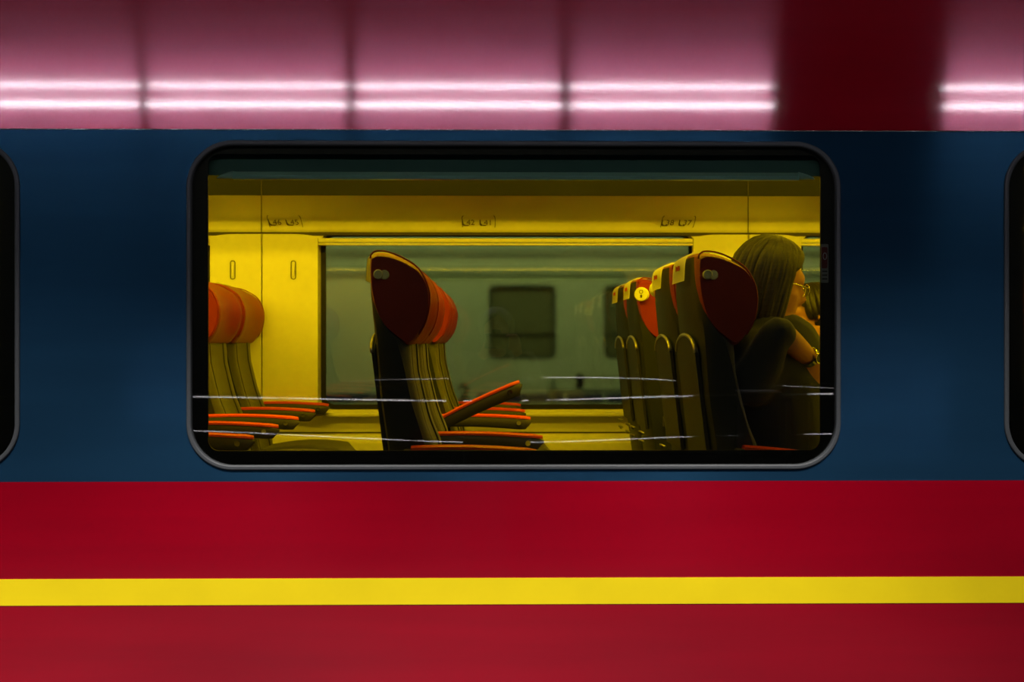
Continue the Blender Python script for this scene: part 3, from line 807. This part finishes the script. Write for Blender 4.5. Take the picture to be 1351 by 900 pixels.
# glasses
gl = []
bm = bmesh.new()
for s in (-1, 1):
    ctr = hq(.098, s*.033, -.008)
    loop = [ctr+Rw @ Vector((.004*math.cos(2*a), .025*math.cos(a), .019*math.sin(a))) for a in [2*PI*k/20 for k in range(21)]]
    tube(bm, loop, .0016, 6, False)
    tube(bm, [hq(.100, s*.056, .0), hq(.05, s*.084, .0), hq(-.005, s*.090, -.004)], .0018, 6)
tube(bm, [hq(.100, -.010, -.002), hq(.104, 0, .001), hq(.100, .010, -.002)], .0016, 6)
obj('glasses', bm, M['chrome'], woman, True)
# watch
bm = bmesh.new(); ax = (wr-el).normalized(); u_ = ax.cross(Vector((0, 0, 1))).normalized(); v_ = ax.cross(u_)
wc = wr-ax*.012
rings = []
for dx in (-.009, -.007, .007, .009):
    r_ = .0285 if abs(dx) > .008 else .031
    rings.append([wc+ax*dx+(u_*math.cos(a)+v_*math.sin(a))*r_ for a in [2*PI*k/24 for k in range(24)]])
loft(bm, rings, False); wt = obj('wristwatch', bm, M['chrome'], woman, auto=50)
bm = bmesh.new(); fd = (Vector((0, -1, .25))-ax*Vector((0, -1, .25)).dot(ax)).normalized()
tube(bm, [wc+fd*.030, wc+fd*.038], .016, 20); obj('watch_case', bm, M['steel'], wt, auto=40)
bm = bmesh.new(); tube(bm, [wc+fd*.038, wc+fd*.0388], .0125, 20); obj('watch_dial', bm, M['dark'], wt)

# passenger facing left, beyond the woman
py_ = YC[3]-.02
man = thing('person', 'dark-haired person facing left, partly hidden behind the person with glasses', 'person', (1.9, py_, FL))
Rm_ = RZ(PI) @ RY(math.radians(12))
hm = Vector((X(1069, py_)+.01, py_, Z(412, py_)))
mp_, mq = head(hm, Rm_, 1.0)
hip2 = Vector((2.04, py_, FL+.56)); ch2 = Vector((1.78, py_, FL+.82)); nk2 = Vector((hm.x+.075, py_, hm.z-.14))
sh2 = [Vector((ch2.x-.06, py_+s*.17, FL+.93)) for s in (-1, 1)]
def man_arm(s, g):
    a = sh2[0 if s < 0 else 1]
    return [('chain', [(a, .052+g), (a+Vector((-.02, s*.03, -.26)), .043+g), (a+Vector((-.10, s*.0, -.29)), .038+g)]+([(a+Vector((-.26, -s*.06, -.28)), .026+g)]))]
mparts = mp_+[('chain', [(mq(-.02, 0, -.06), .055), (nk2, .058), (ch2+Vector((-.04, 0, .06)), .08)]),
      ('chain', [(hip2, .145), ((hip2+ch2)/2+Vector((.03, 0, 0)), .13), (ch2, .135), (ch2+Vector((-.06, 0, .07)), .085)]),
      ('chain', [(sh2[0], .06), (ch2+Vector((-.05, 0, .07)), .09), (sh2[1], .06)])]
for s in (-1, 1):
    mparts += man_arm(s, 0)
    wv = sh2[0 if s < 0 else 1]+Vector((-.26, -s*.06, -.28))
    mparts += hand(wv, (-1, -s*.2, -.1), (0, -s, .3), .35, 1, (0, 0, -1))
    kx = hip2.x-.46
    mparts += [('chain', [(hip2+Vector((0, s*.09, 0)), .10), (Vector((kx, py_+s*.11, hip2.z+.01)), .065)]),
               ('chain', [(Vector((kx, py_+s*.11, hip2.z)), .062), (Vector((kx+.03, py_+s*.11, FL+.07)), .04)]),
               ('chain', [(Vector((kx+.03, py_+s*.11, FL+.05)), .04), (Vector((kx-.15, py_+s*.11, FL+.03)), .028)])]
link('body', grow(mparts, .009), M['skin'], man)
jk = [('chain', [(hip2, .155), ((hip2+ch2)/2+Vector((.03, 0, 0)), .142), (ch2, .148), (ch2+Vector((-.06, 0, .08)), .10), (nk2+Vector((.02, 0, -.03)), .072)]),
      ('chain', [(sh2[0], .075), (ch2+Vector((-.05, 0, .07)), .104), (sh2[1], .075)])]
for s in (-1, 1): jk += man_arm(s, .013)
link('jacket', grow(jk, .009), M['top'], man)
tr2 = []
for s in (-1, 1):
    kx = hip2.x-.46
    tr2 += [('chain', [(hip2+Vector((0, s*.08, 0)), .115), (Vector((kx, py_+s*.11, hip2.z+.01)), .077)]), ('chain', [(Vector((kx, py_+s*.11, hip2.z)), .075), (Vector((kx+.03, py_+s*.11, FL+.13)), .055)])]
    link('shoe', grow([('chain', [(Vector((kx+.04, py_+s*.11, FL+.055)), .048), (Vector((kx-.17, py_+s*.11, FL+.036)), .035)])]), M['shoe'], man)
link('trousers', grow(tr2, .01), M['jeans'], man)
obj('hair', hairmesh(hm, Rm_, 1.0, .05, 1.0, 9, 58, 170), M['hairdark'], man, True)

# photographer on the platform, mirrored faintly in the glass
ph = thing('person', 'person on the platform with a camera at the face, faintly mirrored in the window', 'person', (0, -.30, 0))
hpz = Vector((.0, -.20, 1.555)); Rp = RZ(PI/2)
pp, pq = head(hpz, Rp, 1.0)
hipp = Vector((0, -.36, .95)); chp = Vector((0, -.34, 1.25)); nkp = Vector((0, -.27, 1.42))
shp = [Vector((s*.17, -.33, 1.37)) for s in (-1, 1)]
elp = [Vector((-.24, -.24, 1.18)), Vector((.23, -.24, 1.18))]; wrp = [Vector((-.075, -.13, 1.425)), Vector((.115, -.125, 1.44))]
pparts = pp+[('chain', [(pq(-.02, 0, -.06), .053), (nkp, .057), (chp+Vector((0, 0, .08)), .08)]),
     ('chain', [(hipp, .14), (hipp+Vector((0, 0, .14)), .125), (chp, .14), (chp+Vector((0, .0, .08)), .09)]),
     ('chain', [(shp[0], .06), (chp+Vector((0, 0, .08)), .09), (shp[1], .06)])]
for i in (0, 1):
    pparts += [('chain', [(shp[i], .055), (elp[i], .04), (wrp[i], .025)])]
    s = -1 if i == 0 else 1
    pparts += [('chain', [(hipp+Vector((s*.09, 0, -.02)), .10), (Vector((s*.11, -.34, .50)), .062), (Vector((s*.12, -.38, .09)), .04)]),
               ('chain', [(Vector((s*.12, -.38, .055)), .04), (Vector((s*.13, -.20, .03)), .028)])]
pparts += hand(wrp[0], (.55, .55, .35), (0, .2, 1), .5, .95, (1, -.2, 0))
pparts += hand(wrp[1], (-.25, .4, .8), (-1, -.2, .2), .55, .95, (-.6, .6, 0))
link('body', grow(pparts, .009), M['skin'], ph)
jk = [('chain', [(hipp+Vector((0, 0, -.04)), .155), (hipp+Vector((0, 0, .14)), .140), (chp, .155), (chp+Vector((0, 0, .09)), .105), (nkp+Vector((0, -.01, -.02)), .07)]),
      ('chain', [(shp[0], .075), (chp+Vector((0, 0, .08)), .105), (shp[1], .075)])]
for i in (0, 1): jk += [('chain', [(shp[i], .072), (elp[i], .056), (elp[i]*.15+wrp[i]*.85, .042)])]
link('jacket', grow(jk, .009), M['coatgrey'], ph)
tr3 = []
for s in (-1, 1):
    tr3 += [('chain', [(hipp+Vector((s*.08, 0, -.02)), .118), (Vector((s*.11, -.34, .50)), .078), (Vector((s*.12, -.38, .12)), .06)])]
    link('shoe', grow([('chain', [(Vector((s*.12, -.40, .05)), .048), (Vector((s*.13, -.19, .036)), .035)])]), M['shoe'], ph)
link('trousers', grow(tr3, .01), M['jeans'], ph)
obj('hair', hairmesh(hpz, Rp, 1.0, .06, 1.0, 5, 58, 170), M['hair'], ph, True)
pc = thing('handheld_camera', 'black camera held by the photographer on the platform, faint reflection', 'camera', (0, 0, 1.5))
bm = bmesh.new(); box(bm, (0, -.065, 0), (.135, .045, .085), .01); box(bm, (0, -.068, .05), (.05, .04, .03), .008); obj('camera_body', bm, M['camera'], pc, auto=40)
bm = bmesh.new(); tube(bm, [(0, -.045, -.005), (0, -.016, -.005)], [.034, .036], 28); ln = obj('lens_barrel', bm, M['camera'], pc, auto=40)
bm = bmesh.new(); tube(bm, [(0, -.0165, -.005), (0, -.015, -.005)], .029, 28); obj('front_glass', bm, M['lens'], ln)

bpy.context.view_layer.update()
for p in (woman, man, ph):
    for c in p.children: c.matrix_parent_inverse = p.matrix_world.inverted()
pc_ = bpy.data.objects['handheld_camera']
# ------------------------------------------------------------------ platform lamps
def T(px, L): return X(px, L)                 # x of a mirrored point at total depth L
ZL = 4.10
def elev(zz): return math.atan((zz-1.5)/YS)+2*(A0+AK*(zz-z172))
yl = []
for py in (138, 112.5):
    zz = Z(py, YS+.01); yl.append(YS-(ZL-zz)/math.tan(elev(zz)))
LT = 2*YS-sum(yl)/2
spans = [(-330, 168), (168, 456), (456, 748), (748, 1036), (1262, 1550)]
spans = [(-120, 168), (176, 452), (460, 744), (754, 1033), (1266, 1548)]
for k, (a, b) in enumerate(spans):
    x0, x1 = T(a, LT), T(b, LT); xc = (x0+x1)/2; hw = (x1-x0)/2
    per = [((T(a, 2*YS-q)+T(b, 2*YS-q))/2-xc, (T(b, 2*YS-q)-T(a, 2*YS-q))/2) for q in yl]
    t = thing('platform_lamp', 'white twin-tube platform lamp mirrored ' + ['at the left edge of the red panel', 'above the left end of the window', 'above the middle of the window', 'above the right end of the window', 'at the right edge of the red panel'][k], 'lamp', (xc, 0, ZL), 0, 'twin-tube platform lamps mirrored in the red panel')
    bm = bmesh.new(); box(bm, (0, (yl[0]+yl[1])/2, .10), (2*hw-.16, abs(yl[0]-yl[1])+.16, .09), .01); obj('housing', bm, M['housing'], t)
    for yy, (ox, hw) in zip(yl, per):
        bm = bmesh.new(); tube(bm, [(ox-hw+.005, yy, 0), (ox+hw-.005, yy, 0)], .0145 if yy == yl[0] else .0105, 12); obj('fluorescent_tube', bm, M['tube'], t, True)
        bm = bmesh.new()
        for sx in (-1, 1): box(bm, (ox+sx*(hw-.004), yy, .035), (.018, .04, .08), .004)
        obj('lamp_holder', bm, M['housing'], t)
print('lamp y', yl, 'LT', LT)
for k, x in enumerate((-2.5, -1.3, -.1, 1.1)):  # unseen spots, put in to brighten the lower red panel
    t = thing('fill_spot', 'unseen fill spot added at the platform canopy, %s' % ['leftmost', 'second from the left', 'third from the left', 'rightmost'][k], 'lamp', (x, 1.0, 4.38), 0, 'added fill spots over the platform edge')
    bm = bmesh.new(); tube(bm, [(0, 0, .02), (0, 0, -.03)], [.10, .11], 24, False); obj('housing', bm, M['housing'], t, auto=40)
    l = bpy.data.lights.new('fill_light', 'SPOT'); l.energy = FILL_SPOT_POWER/4; l.color = (1, .93, .86); l.spot_size = math.radians(60); l.spot_blend = .4; l.shadow_soft_size = .06
    o = bpy.data.objects.new('fill_light', l); C.objects.link(o); o.parent = t; o.location = (0, 0, -.02)
    o.rotation_euler = (math.radians(10), 0, 0)

# ------------------------------------------------------------------ railing and bin behind the photographer
LR = 8.8; yr = 2*YS-LR
rl = thing('handrail', 'polished steel railing on the platform, mirrored as white lines in the window', 'railing', (0, 0, 0))
def railz(py): return 1.5-(py-450)/F*LR
def rail(pts, w_, nm, R=.9):
    """steel rail with a gently domed upper front face"""
    bm = bmesh.new(); rings = []
    for p in opencurve([(X(px, LR+dy), yr-dy, 1.5-(py-450)/F*(LR+dy)) for px, py, dy in pts], 12):
        p = Vector(p); v1 = Vector((0, 2*YS-p.y, 1.5-p.z)).normalized(); v2 = Vector((0, yl[0]-p.y, ZL-p.z)).normalized()
        n = (v1+v2).normalized(); t_ = Vector((0, -n.z, n.y)); ring = [p+t_*s_+n*((w_*w_-s_*s_)/(2*R)) for s_ in [w_*(-1+2*k/12) for k in range(13)]]
        rings.append(ring+[p+t_*w_*.7-n*w_*.9, p-t_*w_*.7-n*w_*.9])
    loft(bm, rings); obj(nm, bm, M['steel'], rl, auto=40)
rail([(-60, 523, .2), (250, 523, .15), (640, 529, 0), (980, 521.5, 0), (1500, 517, 0)], .0085, 'top_rail')
rail([(-60, 566, .2), (250, 568, .15), (640, 584, 0), (980, 575, 0), (1500, 568, 0)], .0042, 'middle_rail')
rail([(-60, 530, .5), (270, 518, .4), (420, 504, .15), (640, 499, 0), (820, 499, .0), (980, 507, .0), (1500, 530, .1)], .0026, 'upper_wire')
for px in (1046, 1076, 60, 1380):
    bm = bmesh.new(); x = X(px, LR); tube(bm, [(x, yr-.12, 0), (x, yr-.12, 1.03)], .02, 12); obj('post', bm, M['dark'], rl, auto=40)
t = thing('litter_bin', 'dark square litter bin by the railing, mirrored at lower right of the window', 'bin')
x0, x1 = X(983, 8.5), X(1031, 8.5); z1, z0 = 1.5-(519-450)/F*8.5, 1.5-(604-450)/F*8.5
bm = bmesh.new(); box(bm, ((x0+x1)/2, 2*YS-8.65, (z0+z1)/2), (x1-x0, .28, z1-z0), .012); obj('bin_body', bm, M['dark'], t, auto=40)
bm = bmesh.new(); box(bm, ((x0+x1)/2, 2*YS-8.65, z1+.006), (x1-x0+.012, .30, .014), .004); obj('rim', bm, M['housing'], t)
bm = bmesh.new(); tube(bm, [((x0+x1)/2, 2*YS-8.65, 0), ((x0+x1)/2, 2*YS-8.65, z0+.01)], .035, 14); obj('post', bm, M['dark'], t)

# ------------------------------------------------------------------ the other train beyond the far window
YF = 8.3
ft = thing('railway_coach', 'pale coach with dark windows, a blue stripe and a figure 2 beyond the far window', 'train carriage')
def fx(px): return X(px, YF)
def fz(py): return Z(py, YF)
wins = [(fx(645)+k*(fx(797)-fx(645)), fz(473), fx(733)+k*(fx(797)-fx(645)), fz(376)) for k in (-4, -3, 0, 1, 2, 3, 4, 5)]
sheet('side_panel', [(-5, -.2), (6, -.2), (6, 2.55), (-5, 2.55)], [rrect(*w_, .05)[::-1] for w_ in wins], YF, YF+.05, M['ftrain'], ft)
for w_ in wins:
    o = sheet('window', rrect(w_[0]-.01, w_[1]-.01, w_[2]+.01, w_[3]+.01, .05), [], YF+.02, YF+.03, M['dkglass'], ft)
    sheet('window_frame', rrect(*w_, .05), [rrect(w_[0]+.015, w_[1]+.015, w_[2]-.015, w_[3]-.015, .04)[::-1]], YF-.004, YF+.018, M['frit'], o)
    bm = bmesh.new(); box(bm, ((w_[0]+w_[2])/2, YF+.015, w_[1]+.32*(w_[3]-w_[1])), (w_[2]-w_[0]-.02, .008, .014)); obj('window_bar', bm, M['frit'], o)
bm = bmesh.new(); box(bm, ((fx(630)+6)/2, YF-.002, (fz(530)+fz(519))/2), (6-fx(630), .006, fz(519)-fz(530))); obj('blue_stripe', bm, M['fblue'], ft)
bm = bmesh.new(); box(bm, ((fx(594)-5)/2, YF-.002, (fz(530)+fz(519))/2), (fx(594)+5, .006, fz(519)-fz(530))); obj('blue_stripe', bm, M['fblue'], ft)
text('class_number', '2', .165, (fx(612), YF-.004, fz(519)), M['frit'], ft, bold=.006)
bm = bmesh.new(); box(bm, (.5, YF-.006, fz(361)), (11, .012, .045), .004); obj('dark_band', bm, M['fgrey'], ft)
bm = bmesh.new(); box(bm, (.5, YF-.006, fz(333)), (11, .012, .06), .004); obj('gutter', bm, M['fgrey'], ft)
bm = bmesh.new()
loft(bm, [[(x, p[0], p[1]) for p in [(YF, 2.55), (YF+.15, 2.9), (YF+.5, 3.15), (YF+1.4, 3.3), (YF+1.4, 2.55)]] for x in (-5, 6)]); obj('roof', bm, M['fgrey'], ft)
bt = thing('barrier', 'thin grey metal barrier of upright bars in front of the coach beyond the far window', 'barrier', (0, 0, -.8))
YB = 7.7
bm = bmesh.new()
bx0 = X(728, YB); bz = 1.5-(515-450)/F*YB+.8
tube(bm, opencurve([(bx0, YB, 0), (bx0, YB, bz-.08), (bx0+.03, YB, bz-.02), (bx0+.09, YB, bz), (bx0+1.5, YB, bz), (bx0+2.2, YB, bz)], 6), .014, 8); obj('frame', bm, M['fgrey'], bt, True)
for k in range(8):
    bm = bmesh.new(); x = bx0+.09+k*.26; tube(bm, [(x, YB, 0), (x, YB, bz)], .010, 8); obj('bar', bm, M['fgrey'], bt, True)
bm = bmesh.new(); box(bm, (X(765, YB), YB, 1.5-(503-450)/F*YB+.8), (.05, .03, .10), .008); obj('box_bracket', bm, M['dark'], bt)
lf = thing('platform_lamp', 'unseen lamp added between the two trains to light the far coach', 'lamp', (0, 6.9, 3.6))  # unseen lamp, put in to light the coach beyond
bm = bmesh.new(); box(bm, (0, 0, .03), (7, .2, .06), .01); obj('housing', bm, M['housing'], lf)
area_light('light', (0, 0, -.01), (math.radians(35), 0, 0), 7, .15, FAR_POWER, (.86, 1, .56), lf)
